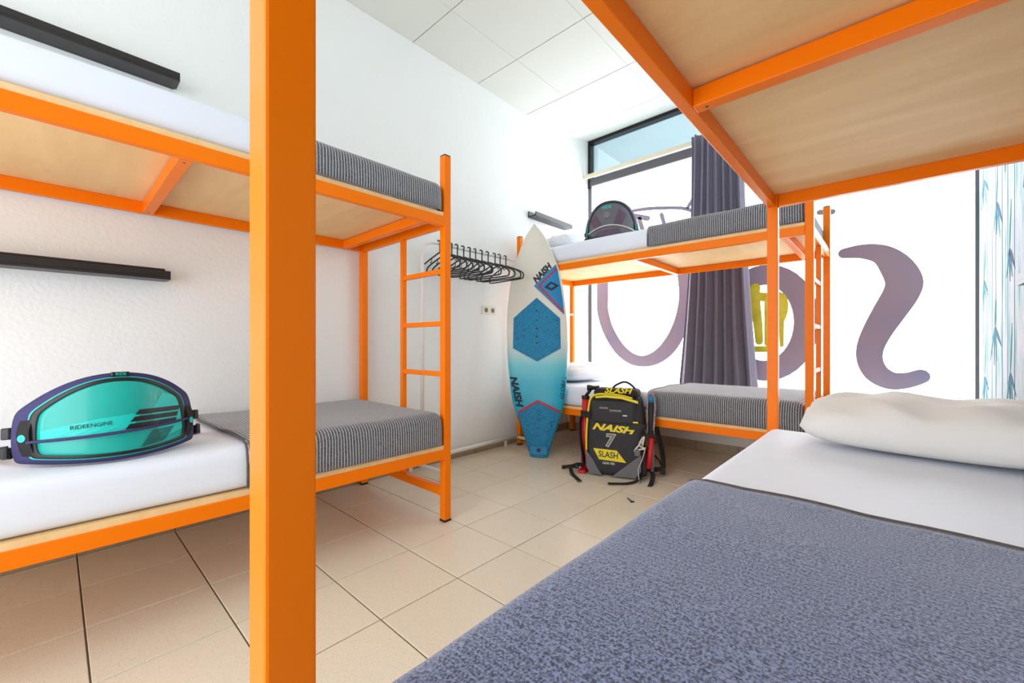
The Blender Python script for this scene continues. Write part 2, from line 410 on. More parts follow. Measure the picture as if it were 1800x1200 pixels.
# floor with single tiles
floor = struct(bx('floor', (XL, XR, YB, YS, -0.1, -0.004), 'grout'))
P = 0.334; gap = 0.0045
xs = [-1.26 + P * k for k in range(-5, 7)]; ys = [0.735 + P * k for k in range(-7, 11)]
tile_cache = {}
def clip_seq(seq, lo, hi):
    s = [lo] + [v for v in seq if lo + 0.01 < v < hi - 0.01] + [hi]; return list(zip(s, s[1:]))
for x0, x1 in clip_seq(xs, XL, XR):
    for y0, y1 in clip_seq(ys, YB, YS):
        key = (round(x1 - x0, 3), round(y1 - y0, 3)); 
        if key not in tile_cache:
            bm = bmesh.new(); a, b = key[0] / 2 - gap / 2, key[1] / 2 - gap / 2
            box(bm, -a, a, -b, b, -0.01, 0.0)
            top = [e for e in bm.edges if all(v.co.z > -0.001 for v in e.verts)]
            bmesh.ops.bevel(bm, geom=top, offset=0.0018, segments=1, affect='EDGES')
            me = bpy.data.meshes.new('floor_tile'); bmesh.ops.recalc_face_normals(bm, faces=bm.faces[:]); bm.to_mesh(me); bm.free(); me.materials.append(M['tile']); tile_cache[key] = me
        o = bpy.data.objects.new('floor_tile', tile_cache[key]); link(o, floor); o.location = ((x0 + x1) / 2, (y0 + y1) / 2, random.uniform(-0.0006, 0.0))
# ceiling with single panels, rising soffit by the window
ceil = struct(bx('ceiling', (XL, XR, YB, 3.665, ZC + 0.012, ZC + 0.3), 'joint'))
cx = [XL, -2.17, -1.557, -0.945, -0.333, 0.279, XR]; cy = [YB, -0.81, -0.16, 0.49, 1.14, 1.785, 2.44, 3.085, 3.665]
for i in range(len(cx) - 1):
    for j in range(len(cy) - 1):
        gx, gy = 0.0008, 0.003
        o = bx('ceiling_panel', (cx[i] + (gx if i else 0), cx[i + 1] - gx, cy[j] + gy, cy[j + 1] - gy, ZC, ZC + 0.012 + 0.001), 'ceil', ceil, bev=0.0012)
bm = bmesh.new()
vs = [bm.verts.new(p) for p in ((XL, 3.667, ZC), (XR, 3.667, ZC), (XR, YW + 0.2, 3.345), (XL, YW + 0.2, 3.345), (XL, 3.667, ZC + 0.4), (XR, 3.667, ZC + 0.4), (XR, YW + 0.2, 3.6), (XL, YW + 0.2, 3.6))]
for q in ((0, 1, 2, 3), (4, 7, 6, 5), (0, 4, 5, 1), (1, 5, 6, 2), (2, 6, 7, 3), (3, 7, 4, 0)): bm.faces.new([vs[i] for i in q])
struct(obj('trim_2', bm, 'ceil'))
# skirting tiles
sk = struct(bx('baseboard_left', (XL, XL + 0.006, YB, YS, 0.0, 0.072), 'grout'))
for y0, y1 in clip_seq(ys, YB, YS): bx('skirting_tile', (XL, XL + 0.010, y0 + 0.0015, y1 - 0.0015, 0.0, 0.075), 'skirt', sk, bev=0.002)
sk = struct(bx('baseboard_window', (XL + 0.01, XR, YS - 0.006, YS, 0.0, 0.077), 'grout'))
for x0, x1 in clip_seq(xs, XL + 0.01, XR): bx('skirting_tile', (x0 + 0.0015, x1 - 0.0015, YS - 0.010, YS, 0.0, 0.08), 'skirt', sk, bev=0.002)

# ------------------------------------------------------------------ shop window
win = struct(bx('window_1', (XL, XR, YW - 0.03, YW + 0.05, 3.25, 3.31), 'frame', bev=0.003))
bx('window_frame', (XL, XL + 0.035, YW - 0.03, YW + 0.05, 2.74, 3.25), 'frame', win, bev=0.003)
bx('window_frame', (XL + 0.012, XL + 0.04, YW - 0.02, YW + 0.05, ZS, 2.74), 'frameg', win, bev=0.003)
bx('transom_bar', (XL + 0.03, XR, YW - 0.03, YW + 0.05, 2.755, 2.845), 'frameg', win, bev=0.003)
for x0, x1 in ((XL + 0.035, -1.0), (-1.0, XR)): bx('transom_pane', (x0, x1, YW, YW + 0.008, 2.845, 3.25), 'glass', win)
for x0, x1 in ((XL + 0.04, -1.727), (-1.721, -0.803), (-0.797, XR - 0.004)): bx('pane', (x0, x1, YW - 0.006, YW + 0.006, ZS, 2.755), 'pane', win)
for x in (-1.724, -0.80): bx('pane_joint', (x - 0.003, x + 0.003, YW - 0.005, YW + 0.004, ZS, 2.755), 'frameg', win)
bx('corner_strip', (XR - 0.018, XR, YW - 0.03, YW, ZS, 2.755), 'frameg', win)
struct(bx('trim_3', (XL - 0.5, XR + 1.5, YW + 0.5, YW + 4.0, 3.75, 3.85), 'exterior'))          # canopy outside, above the street
S_ = [(-0.274, 1.642, 0.039), (-0.16, 1.64, 0.055), (-0.051, 1.6, 0.071), (0.022, 1.511, 0.092), (0.069, 1.391, 0.103), (0.054, 1.297, 0.103), (-0.011, 1.161, 0.097), (-0.077, 1.021, 0.088), (-0.118, 0.896, 0.081), (-0.118, 0.787, 0.077), (-0.077, 0.698, 0.074), (0.002, 0.649, 0.066), (0.092, 0.658, 0.056), (0.16, 0.689, 0.051)]
U_ = [(-2.435, 1.629, 0.073), (-2.435, 1.457, 0.073), (-2.431, 1.301, 0.071), (-2.367, 1.092, 0.068), (-2.236, 0.888, 0.067), (-2.091, 0.774, 0.062), (-1.953, 0.744, 0.058), (-1.82, 0.779, 0.067), (-1.693, 0.875, 0.076), (-1.593, 1.027, 0.076), (-1.533, 1.207, 0.069), (-1.504, 1.4, 0.066), (-1.518, 1.581, 0.064), (-1.548, 1.72, 0.06)]
T_ = [[(-2.083, 2.368, 0.015), (-2.004, 2.363, 0.018), (-1.878, 2.35, 0.018), (-1.726, 2.323, 0.017), (-1.554, 2.284, 0.017), (-1.433, 2.227, 0.017), (-1.311, 2.146, 0.016)], [(-2.056, 2.313, 0.024), (-1.896, 2.25, 0.027)], [(-1.991, 2.263, 0.024), (-1.953, 2.135, 0.024)], [(-1.75, 2.261, 0.02), (-1.714, 2.137, 0.02)], [(-1.482, 2.277, 0.017), (-1.433, 2.343, 0.017), (-1.364, 2.376, 0.016)], [(-0.431, 2.0, 0.021), (-0.35, 1.987, 0.023)]]
G_ = [[(-0.895, 1.427, 0.04), (-0.899, 1.343, 0.04), (-0.888, 1.216, 0.04), (-0.873, 1.081, 0.036), (-0.865, 0.947, 0.031)], [(-0.895, 1.352, 0.038), (-0.807, 1.336, 0.039), (-0.722, 1.338, 0.039), (-0.687, 1.286, 0.039), (-0.684, 1.189, 0.032), (-0.701, 1.109, 0.02)], [(-0.694, 1.108, 0.018), (-0.694, 0.913, 0.016)], [(-0.8, 1.294, 0.025), (-0.8, 0.93, 0.025)], [(-0.902, 0.88, 0.027), (-0.764, 0.881, 0.027)]]
O_ = [(-0.832 + 0.313 * math.cos(k * math.pi / 20), 1.111 - 0.423 * math.sin(k * math.pi / 20), 0.089) for k in range(40)]
Yp = YW - 0.0085
for pts in [S_, U_] + T_: obj('painted_letter', stroke_bm(pts, Yp, 0.002), 'letter', win)
obj('painted_letter', stroke_bm(O_, Yp, 0.002, closed=True), 'letter', win)
for k, pts in enumerate(G_): obj('painted_figure', stroke_bm(pts, Yp - 0.0024 * (k + 1), 0.002), 'ypaint', win)

# mural print on the right wall: bamboo stalks and leaf sprays
def mural_leaf(y, z, L, a, wd, m):
    # leaf outline lying on the wall plane
    bm = bmesh.new(); n = 8; up = []; dn = []
    for k in range(n + 1):
        t = k / n; h = wd * math.sin(math.pi * t ** 0.8) * (1 - 0.25 * t); dx = L * t
        for s, arr in ((1, up), (-1, dn)):
            u, v = dx, s * h
            arr.append((y + u * math.cos(a) - v * math.sin(a), z + u * math.sin(a) + v * math.cos(a)))
    pts = up + dn[::-1][1:-1]
    vs = [bm.verts.new((XR - 0.0015, p[0], p[1])) for p in pts]; f = bm.faces.new(vs)
    g = bmesh.ops.extrude_face_region(bm, geom=[f])
    for v in g['geom']:
        if isinstance(v, bmesh.types.BMVert): v.co.x += 0.0012
    return bm
wr = bpy.data.objects['wall_right']
mr = random.Random(3)
for (y, z) in ((4.02, 1.98), (3.98, 1.33), (3.96, 0.72), (3.56, 1.72), (3.62, 1.02), (3.3, 2.05), (3.22, 1.40), (3.2, 0.78), (2.85, 1.75), (2.8, 1.1)):
    for k in range(5):
        a = R(-60 - 28 * k + mr.uniform(-8, 8)) if k < 4 else R(100)
        obj('bamboo_leaf', mural_leaf(y, z, mr.uniform(0.15, 0.25), a, mr.uniform(0.012, 0.02), ['leaf1', 'leaf2'][k % 2]), ['leaf1', 'leaf2'][k % 2], wr)
for y in (4.12, 4.0, 3.86, 3.7, 3.58, 3.4, 3.26, 3.1, 2.9, 2.7):
    bx('bamboo_stalk', (XR - 0.001, XR + 0.001, y, y + 0.006, 0.3, 2.6), 'leaf2', wr)

# curtain rail and curtain
tag(bx('curtain_rail', (XL + 0.005, XR, 4.09, 4.115, 2.815, 2.86), 'cream', bev=0.003), 'cream curtain rail running across the window under the top pane', 'curtain rail')
bm = bmesh.new(); nz, nx = 24, 120; rows = []
for i in range(nz + 1):
    t = i / nz; z = 2.87 + (0.53 - 2.87) * t
    xl = -1.385 - 0.125 * t ** 1.8; xr = -0.96 + 0.12 * t ** 1.6; row = []
    for j in range(nx + 1):
        s = j / nx; ph = s * 7.2 * 2 * math.pi + 0.5 * math.sin(3 * s * 6.28 + t * 1.2)
        amp = 0.030 + 0.012 * t
        row.append(bm.verts.new((xl + (xr - xl) * s + 0.012 * math.sin(2 * ph) * (1 - 0.4 * t), 4.03 + amp * math.sin(ph) + 0.01 * math.sin(9 * s + 4 * t), z + 0.006 * math.sin(ph) * (t > 0.99))))
    rows.append(row)
for a, b in zip(rows, rows[1:]):
    for j in range(nx): bm.faces.new((a[j], a[j + 1], b[j + 1], b[j]))
cu = tag(obj('curtain', bm, 'curtain', None, True), 'long grey violet pleated curtain hanging in front of the window', 'curtain')
so = cu.modifiers.new('s', 'SOLIDIFY'); so.thickness = 0.003

# ------------------------------------------------------------------ bunk beds
def bunk(label, loc, rotz, L, W, zl, zu, zt, ladder):
    t = thing('bunk_bed', label, 'bunk bed', loc, rotz, 'orange bunk beds')
    p = 0.041; hr = 0.052; d = 0.03
    for x in (0, L - p):
        for y in (0, W - p):
            o = bx('post', (x, x + p, y, y + p, 0.008, zt - 0.004), 'orange', t, bev=0.003, seg=2)
            bx('post_cap', (x + 0.001, x + p - 0.001, y + 0.001, y + p - 0.001, zt - 0.004, zt + 0.002), 'capblack', o, bev=0.0015)
            bx('foot_cap', (x - 0.001, x + p + 0.001, y - 0.001, y + p + 0.001, 0.0, 0.012), 'capblack', o, bev=0.001)
    for z in (zl, zu):
        bx('side_rail', (p, L - p, 0.001, 0.001 + d, z - hr, z), 'orange', t, bev=0.003, seg=2)
        bx('side_rail', (p, L - p, W - d - 0.001, W - 0.001, z - hr, z), 'orange', t, bev=0.003, seg=2)
        bx('end_rail', (0.004, 0.004 + d, p, W - p, z - hr, z), 'orange', t, bev=0.003, seg=2)
        bx('end_rail', (L - d - 0.004, L - 0.004, p, W - p, z - hr, z), 'orange', t, bev=0.003, seg=2)
        for x in (L * 0.5, L - 0.165):
            o = bx('cross_bar', (x, x + 0.04, d + 0.001, W - d - 0.001, z - hr, z - 0.004), 'orange', t, bev=0.003, seg=2)
            for y in (d + 0.03, W - d - 0.03):
                bm = bmesh.new(); tube(bm, [(x + 0.02, y, z - hr - 0.0006), (x + 0.02, y, z - hr + 0.004)], 0.004, 8); obj('screw', bm, 'capblack', o)
        e = p + 0.0015; a0, a1, b0, b1 = 0.012, L - 0.012, 0.006, W - 0.006
        bm = bmesh.new(); fv = [bm.verts.new((q[0], q[1], z)) for q in ((e, b0), (L - e, b0), (L - e, e), (a1, e), (a1, W - e), (L - e, W - e), (L - e, b1), (e, b1), (e, W - e), (a0, W - e), (a0, e), (e, e))]
        g = bmesh.ops.extrude_face_region(bm, geom=[bm.faces.new(fv)])
        for v in g['geom']:
            if isinstance(v, bmesh.types.BMVert): v.co.z += 0.02
        obj('bed_board', bm, 'mdf', t)
    if ladder:
        x0, x1 = L - 0.034, L - 0.006
        la = bx('ladder', (x0, x1, 0.395, 0.423, 0.172, zu - hr), 'orange', t, bev=0.003, seg=2)
        for z in (0.75, 1.015, 1.29): bx('rung', (x0 + 0.002, x1 - 0.002, p, 0.396, z, z + 0.026), 'orange', la, bev=0.003, seg=2)
        bx('end_brace', (x0 - 0.005, x1, p, W - p, 0.13, 0.172), 'orange', t, bev=0.003, seg=2)
    return t
WB = 0.895
LB = dict(label='orange metal bunk bed along the plastered wall behind the foreground post', loc=(-1.70, -0.845, 0), rotz=R(90), L=2.24, W=WB, zl=0.378, zu=1.580, zt=1.90, ladder=True)
FB = dict(label='orange metal bunk bed in front of the painted shop window', loc=(-2.553, 2.872, 0), rotz=0, L=2.232, W=WB, zl=0.390, zu=1.597, zt=1.912, ladder=True)
RB = dict(label='orange metal bunk bed nearest the camera with bare board overhead', loc=(-0.41, 2.185, 0), rotz=R(-90), L=2.072, W=0.842, zl=0.375, zu=1.580, zt=1.90, ladder=False)
beds = [bunk(**d) for d in (LB, FB, RB)]
bx('white_tie', (0.0, 0.046, WB - 0.048, WB - 0.0405, 1.228, 1.252), 'whitemetal', beds[1], bev=0.002)
def wob(seed, a=0.003):
    r_ = random.Random(seed); ph = [r_.uniform(0, 6.28) for _ in range(6)]
    return lambda P: (0, a * math.sin(P.x * 5 + ph[0]) * math.sin(P.z * 9 + ph[1]), a * math.sin(P.x * 6.1 + ph[2]) * math.sin(P.y * 5.3 + ph[3]) if P.z > 0.05 else 0)
def bed_item(o, B, z, label, cat, group):
    o.location = (B['loc'][0], B['loc'][1], z); o.rotation_euler = (0, 0, B['rotz']); return tag(o, label, cat, group)
def mattress(B, lvl, th, label, seed):
    z = B[lvl] + 0.0205
    o = rbx('mattress', (0.046, B['L'] - 0.046, 0.006, B['W'] - 0.012, 0, th), 0.045, 'sheet', disp=wob(seed), step=0.07)
    return bed_item(o, B, z, label, 'mattress', 'white sheeted mattresses')
def blanket(B, lvl, th, x0, label, seed, slant=0.0, m='blanket'):
    z = B[lvl] + 0.0205; g = 0.006; r_ = random.Random(seed); ph = r_.uniform(0, 6)
    def dsp(P):
        k = max(0, 1 - (P.x - x0) / 0.25)
        dz = 0.004 * math.sin(P.x * 8 + ph) * math.sin(P.y * 6 + ph) + (0.003 * k * math.sin(P.y * 15 + ph) if P.z > 0.1 else 0)
        dy = 0.004 * math.sin(P.x * 13 + ph) * (1 if P.z < th * 0.7 else 0) 
        return (k * (0.010 * math.sin(P.y * 7 + ph) + slant * (P.y - 0.4)), -abs(dy) if P.y < 0.1 else (abs(dy) if P.y > 0.8 else 0), abs(dz) + 0.001 if P.z > 0.05 else 0)
    bm = rbox_bm(x0 - 0.05, B['L'] - 0.0425, 0.006 - g, B['W'] - 0.012 + g, -0.043, th + g, 0.047, step=0.03, seg=5, drop={(0, 0), (2, 0)})
    bmesh.ops.delete(bm, geom=[v for v in bm.verts if v.co.z < 0.0025 or v.co.x < x0 - 0.0045], context='VERTS')
    for v in bm.verts: v.co += Vector(dsp(v.co))
    o = obj('blanket', bm, m, None, True)
    so = o.modifiers.new('s', 'SOLIDIFY'); so.thickness = 0.004; so.offset = 1
    pa = [(x0, 0.006 - g - 0.002, z_) for z_ in (0.006, 0.04, 0.08)] + [(x0, 0.006 - g + 0.047 * (1 - math.cos(a)) , th + g - 0.047 * (1 - math.sin(a))) for a in (0.0, 0.5, 1.0)]
    pa += [(x0, 0.06 + (B['W'] - 0.13) * k / 16, th + g) for k in range(17)] 
    pa = [Vector(q) + Vector(dsp(Vector(q))) + Vector((-0.002, 0, 0.003)) for q in pa]
    tb('hem', pa, 0.0048, 'hem', o, 6)
    return bed_item(o, B, z, label, 'blanket', 'striped slate blankets')
mattress(LB, 'zl', 0.158, 'white mattress under the teal harness on the lower bunk by the wall', 1)
mattress(LB, 'zu', 0.138, 'white mattress on the upper bunk below the high wall shelf', 2)
mattress(FB, 'zl', 0.165, 'white mattress on the lower bunk by the painted window', 3)
mattress(FB, 'zu', 0.150, 'white mattress on the upper bunk under the dark harness', 4)
mattress(RB, 'zl', 0.158, 'white mattress under the big pillow on the nearest bed', 5)
blanket(LB, 'zl', 0.158, 0.845 + 0.46, 'striped slate blanket on the lower bunk beside the teal harness', 1)
blanket(LB, 'zu', 0.138, 0.845 + 0.52, 'striped slate blanket on the upper bunk along the plastered wall', 2)
blanket(FB, 'zl', 0.165, 2.553 - 1.30, 'striped slate blanket on the lower bunk behind the backpack', 3)
blanket(FB, 'zu', 0.150, 2.553 - 1.30, 'striped slate blanket on the upper bunk beside the dark harness', 4)
blanket(RB, 'zl', 0.158, 2.185 - 1.12, 'striped slate blanket filling the foreground on the nearest bed', 5, m='blanket2')

def pillow(name, L, W, H, m, loc, rot, label, seed):
    bm = bmesh.new(); n = 28; r_ = random.Random(seed); ph = [r_.uniform(0, 6.28) for _ in range(8)]; top = {}; bot = {}
    for i in range(n + 1):
        for j in range(n + 1):
            u, v = -1 + 2 * i / n, -1 + 2 * j / n
            pin = 1 - 0.07 * (u * u * (1 - v * v) * 0 + (1 - abs(u) ** 2) * abs(v) ** 6 + (1 - abs(v) ** 2) * abs(u) ** 6)
            h = max(0.0, (1 - abs(u) ** 2.6)) ** 0.36 * max(0.0, (1 - abs(v) ** 2.6)) ** 0.40
            x, y = u * L / 2 * pin * (1 - 0.09 * v ** 4), v * W / 2 * pin * (1 - 0.14 * u ** 6)
            wr_ = 0.012 * math.sin(9 * u + 4 * v + ph[0]) * math.sin(5 * v + ph[1]) * h + 0.008 * math.sin(17 * u * v + ph[2]) * h
            edge = i in (0, n) or j in (0, n)
            zt = H * 0.62 * h + wr_; zb = -H * 0.38 * h
            top[i, j] = bm.verts.new((x, y, 0 if edge else zt + H * 0.0)); bot[i, j] = top[i, j] if edge else bm.verts.new((x, y, zb))
    for i in range(n):
        for j in range(n):
            q = [(i, j), (i + 1, j), (i + 1, j + 1), (i, j + 1)]
            bm.faces.new([top[k] for k in q]); bm.faces.new([bot[k] for k in q][::-1])
    o = obj(name, bm, m, None, True); o.location = loc; o.rotation_euler = rot
    return tag(o, label, 'pillow', 'pillows')
pillow('pillow', 0.70, 0.42, 0.18, 'pillow', (0.092, 1.945, 0.375 + 0.02 + 0.158 + 0.078), (R(2), 0, R(-4)), 'large white pillow on the nearest bed in the foreground', 1)
pillow('pillow', 0.42, 0.74, 0.16, 'quilted', (-2.19, 3.36, 0.39 + 0.02 + 0.165 + 0.066), (0, R(-4), 0), 'white quilted pillow on the lower bunk behind the surfboard', 2)
pillow('pillow', 0.42, 0.74, 0.16, 'quilted', (-2.28, 3.36, 1.597 + 0.02 + 0.15 + 0.066), (0, R(-4), 0), 'white quilted pillow on the upper bunk behind the surfboard nose', 3)

# ------------------------------------------------------------------ wall shelves (U-shaped ledges)
def shelf(label, y0, y1, z0, x0, sgn, h=0.062, dep=0.105, lip=0.04):
    t = thing('wall_shelf', label, 'shelf', (x0, y0, z0), 0, 'black ledge shelves')
    Ls = y1 - y0; b = 0.012
    X = lambda a, c: (min(sgn * a, sgn * c), max(sgn * a, sgn * c))
    bx('back_plate', (*X(0, b), 0.008, Ls - 0.008, 0, h), 'shelf', t, bev=0.001)
    bx('ledge', (*X(b, dep), 0, Ls, 0, b), 'shelf', t, bev=0.001)
    bx('front_lip', (*X(dep - b, dep), 0, Ls, b, lip), 'shelf', t, bev=0.001)
    return t
shelf('black ledge shelf low on the wall above the teal harness', -0.62, 0.37, 1.222, XL + 0.001, 1)
shelf('black ledge shelf high on the wall above the upper bunk', -0.62, 0.405, 2.172, XL + 0.001, 1)
shelf('small black ledge shelf on the wall above the surfboard', 3.10, 3.72, 2.155, XL + 0.001, 1)
shelf('black ledge shelf on the bamboo papered wall at the right edge', 1.3, 2.33, 1.128, XR - 0.001, -1)

# ------------------------------------------------------------------ garment rack and hangers
rk = thing('garment_rack', 'white tubular garment rack standing against the plastered wall', 'garment rack', (-2.42, 1.73, 0))
pts = [(0, 0, 0.085), (0, 0, 1.56)] + [(0, 0.09 * (1 - math.cos(a)), 1.56 + 0.09 * math.sin(a)) for a in (R(20), R(40), R(60), R(80))]
pts += [(0, 0.09, 1.65), (0, 1.06, 1.65)] + [(0, 1.06 + 0.09 * math.sin(a), 1.56 + 0.09 * math.cos(a)) for a in (R(20), R(40), R(60), R(80))] + [(0, 1.15, 1.56), (0, 1.15, 0.085)]
tb('hanging_frame', pts, 0.0130, 'whitemetal', rk, 10)
for y in (0, 1.12): tb('foot_bar', [(-0.16, y, 0.075), (0.27, y, 0.075)], 0.013, 'whitemetal', rk, 10)
tb('base_bar', [(-0.115, -0.02, 0.082), (-0.115, 1.14, 0.082)], 0.017, 'whitemetal', rk, 10)
for x, y in ((-0.14, 0), (0.25, 0), (-0.14, 1.0), (0.25, 1.12)): bx('foot', (x - 0.011, x + 0.011, y - 0.011, y + 0.011, 0, 0.075), 'whitemetal', rk, bev=0.003)
def hanger_parts():
    bm = bmesh.new()
    loop = [(0, 0, -0.07), (0.05, 0, -0.085), (0.13, 0, -0.115), (0.185, 0, -0.14), (0.205, 0, -0.16), (0.205, 0, -0.18), (0.19, 0, -0.195), (0.1, 0, -0.197), (0, 0, -0.197)]
    full = loop + [(-x, y, z) for x, y, z in loop[::-1][1:-1]]
    tube(bm, smooth_path(full, 4, True), 0.0055, 6, True)
    me1 = bpy.data.meshes.new('hanger_frame'); bm.to_mesh(me1); bm.free()
    bm = bmesh.new()
    hk = [(0, 0, -0.072), (0, 0, -0.02), (0.004, 0, 0.005)] + [(-0.014 + 0.018 * math.cos(a), 0, 0.003 + 0.0165 * math.sin(a)) for a in (R(20), R(60), R(90), R(130), R(170), R(200))]
    tube(bm, smooth_path(hk, 3), 0.0048, 6)
    me2 = bpy.data.meshes.new('hanger_hook'); bm.to_mesh(me2); bm.free()
    ms = []
    for s in (-1, 1):
        bm = bmesh.new(); tube(bm, smooth_path([(s * 0.09, 0, -0.10), (s * 0.09, 0, -0.125), (s * 0.10, 0, -0.132), (s * 0.108, 0, -0.124)], 3), 0.003, 5)
        me3 = bpy.data.meshes.new('strap_hook'); bm.to_mesh(me3); bm.free(); ms.append(me3)
    for m_ in (me1, me2, *ms):
        m_.materials.append(M['black'])
        for p_ in m_.polygons: p_.use_smooth = True
    return me1, me2, *ms
HM = hanger_parts(); hr_ = random.Random(5)
hy = [1.872, 1.929, 1.982, 2.037, 2.099, 2.163, 2.222, 2.29, 2.359, 2.438, 2.498, 2.568]
ordn = ['first', 'second', 'third', 'fourth', 'fifth', 'sixth', 'seventh', 'eighth', 'ninth', 'tenth', 'eleventh', 'last']
for k, y in enumerate(hy):
    lab = 'black hanger, %s on the white rack counting from the ladder to the surfboard' % ordn[k]
    t = thing('clothes_hanger', lab, 'hanger', (-2.42 + 0.014, y, 1.65 + 0.002), R(hr_.uniform(-5, 9)), 'black hangers on the white rack')
    for nm, me in zip(('hanger_frame', 'hanger_hook', 'strap_hook', 'strap_hook'), HM): link(bpy.data.objects.new(nm, me), t)

# ------------------------------------------------------------------ double wall socket
so_ = thing('wall_socket', 'ivory double wall socket between the hangers and the surfboard', 'socket', (XL, 2.57, 1.22))
bx('cover_plate', (0, 0.009, -0.084, 0.084, -0.036, 0.036), 'socket', so_, bev=0.002)
for y in (-0.038, 0.042):
    bm = bmesh.new(); tube(bm, [(0.008, y, 0), (0.0095, y, 0)], 0.022, 18); o = obj('socket_well', bm, 'brass', so_)
    for q in (-0.0095, 0.0095):
        bm = bmesh.new(); tube(bm, [(0.009, y + q, 0), (0.0102, y + q, 0)], 0.003, 8); obj('pin_hole', bm, 'black', o)

# ------------------------------------------------------------------ surfboard
sbm = face_frame((-2.133, 2.641, 0.006), (0.5, -0.866, 0), 0.15 / 1.85)
sb = thing('surfboard', 'white and cyan surfboard leaning upright against the far bunk bed', 'surfboard', frame=sbm)
ST = [(0.0, 0.018, 0.070), (0.02, 0.018, 0.080), (0.065, 0.017, 0.094), (0.156, 0.013, 0.122), (0.247, 0.010, 0.155), (0.362, 0.006, 0.194), (0.478, 0.001, 0.222), (0.665, -0.005, 0.242), (0.758, -0.008, 0.250), (0.948, -0.013, 0.259), (1.187, -0.021, 0.253), (1.429, -0.027, 0.223), (1.551, -0.030, 0.199), (1.674, -0.033, 0.156), (1.822, -0.036, 0.091), (1.896, -0.038, 0.039), (1.930, -0.039, 0.012), (1.941, -0.039, 0.002)]
def st_at(v):
    for (a, c, h), (a2, c2, h2) in zip(ST, ST[1:]):
        if a <= v <= a2:
            t = (v - a) / (a2 - a); return c + (c2 - c) * t, h + (h2 - h) * t
    return ST[-1][1:] if v > 1 else ST[0][1:]
def rocker(v): return -0.05 * max(0, (v - 1.55) / 0.4) ** 2 if v > 1.55 else 0
def deck(u, v):
    c, h = st_at(v); q = min(1.0, abs(u - c) / max(h, 1e-3)); th = 0.030
    s = max(0.0, 1 - q ** 2.6) ** (1 / 3.2)
    return th - th * s + rocker(v)
bm = bmesh.new(); rings = []; na = 40
sts = smooth_path([(a, c, h) for a, c, h in ST], 3)
for q in sts:
    v, c, h = q.x, q.y, max(q.z, 0.001); th = 0.030 * min(1, 0.35 + h / 0.1); ring = []
    for k in range(na):
        a = 2 * math.pi * k / na; ca, sa = math.cos(a), math.sin(a)
        u = c + h * math.copysign(abs(ca) ** (2 / 2.6), ca); y = 0.030 - th * math.copysign(abs(sa) ** (2 / 3.2), sa) + rocker(v)
        ring.append(bm.verts.new((u, y, v)))
    rings.append(ring)
for a, b in zip(rings, rings[1:]):
    for k in range(na): bm.faces.new((a[k], a[(k + 1) % na], b[(k + 1) % na], b[k]))
bm.faces.new(rings[0]); bm.faces.new(rings[-1])
obj('board', bm, 'deck', sb, True)
poly('traction_pad', [(-0.014, 1.31), (0.182, 1.135), (0.190, 0.885), (-0.004, 0.776), (-0.212, 0.886), (-0.210, 1.141)], 'padblue', sb, y=-0.006, thick=0.006, f=deck, cuts=4)
poly('tail_pad', [(-0.158, 0.342), (0.006, 0.442), (0.186, 0.360), (0.14, 0.2), (0.088, 0.012), (-0.048, 0.010), (-0.10, 0.17)], 'padblue', sb, y=-0.006, thick=0.006, f=deck, cuts=3)
tp = bx('kick', (-0.05, 0.09, -0.012, -0.004, 0.02, 0.085), 'blueplastic', sb, bev=0.003)
def band(name, p, q, wd, m, parent, y, f, n=8):
    p, q = Vector(p), Vector(q); d = (q - p).normalized(); s = Vector((-d.y, d.x)) * wd / 2
    pts = [p + s + (q - p) * k / n for k in range(n + 1)] + [p - s + (q - p) * k / n for k in range(n, -1, -1)]
    bm = bmesh.new(); top = []
    for k in range(n + 1):
        a, b = pts[k], pts[2 * n + 1 - k]
        top.append([bm.verts.new((c.x, f(c.x, c.y) + y, c.y)) for c in (a, b)])
    for a, b in zip(top, top[1:]): bm.faces.new((a[0], b[0], b[1], a[1]))
    g = bmesh.ops.extrude_face_region(bm, geom=bm.faces[:])
    for v in g['geom']:
        if isinstance(v, bmesh.types.BMVert): v.co.y += 0.0012
    return obj(name, bm, m, parent)
band('red_stripe', (-0.158, 0.352), (0.006, 0.452), 0.018, 'redline', sb, -0.0078, deck)
band('red_stripe', (0.006, 0.452), (0.186, 0.368), 0.018, 'redline', sb, -0.0078, deck)
for (p, q) in (((-0.165, 0.33), (-0.06, 0.04)), ((0.188, 0.34), (0.096, 0.05))): band('tail_edge', p, q, 0.012, 'olive', sb, -0.003, deck)
poly('nose_patch', [(-0.039, 1.411), (0.142, 1.592), (0.158, 1.545), (0.185, 1.40), (0.205, 1.28), (0.215, 1.165)], 'blueplastic', sb, y=-0.003, thick=0.002, f=deck, cuts=4)
band('red_stripe', (0.005, 1.412), (0.150, 1.556), 0.014, 'redline', sb, -0.0045, deck)
band('red_stripe', (0.005, 1.412), (0.212, 1.186), 0.014, 'redline', sb, -0.0045, deck)
poly('emblem', [(0.048, 1.398), (0.104, 1.446), (0.172, 1.410), (0.112, 1.366)], 'inkdark', sb, y=-0.005, thick=0.001, f=deck, cuts=2)
poly('emblem', [(0.080, 1.402), (0.108, 1.426), (0.138, 1.408), (0.110, 1.388)], 'blueplastic', sb, y=-0.0062, thick=0.001, f=deck, cuts=1)
text('brand_lettering', 'NAISH', 'inkdark', sb, (0.028, 1.515), 0.072, -0.004, shear=0.3, bold=0.05, rot=R(46), sx=0.9, f=deck)
text('brand_lettering', 'NAISH', 'inkdark', sb, (-0.180, 0.53), 0.08, -0.003, shear=0.3, bold=0.05, rot=R(-76), sx=1.1, f=deck)
text('brand_lettering', 'GLOBAL', 'inkdark', sb, (0.212, 0.56), 0.045, -0.003, shear=0.2, bold=0.01, rot=R(83), sx=1.1, f=deck)
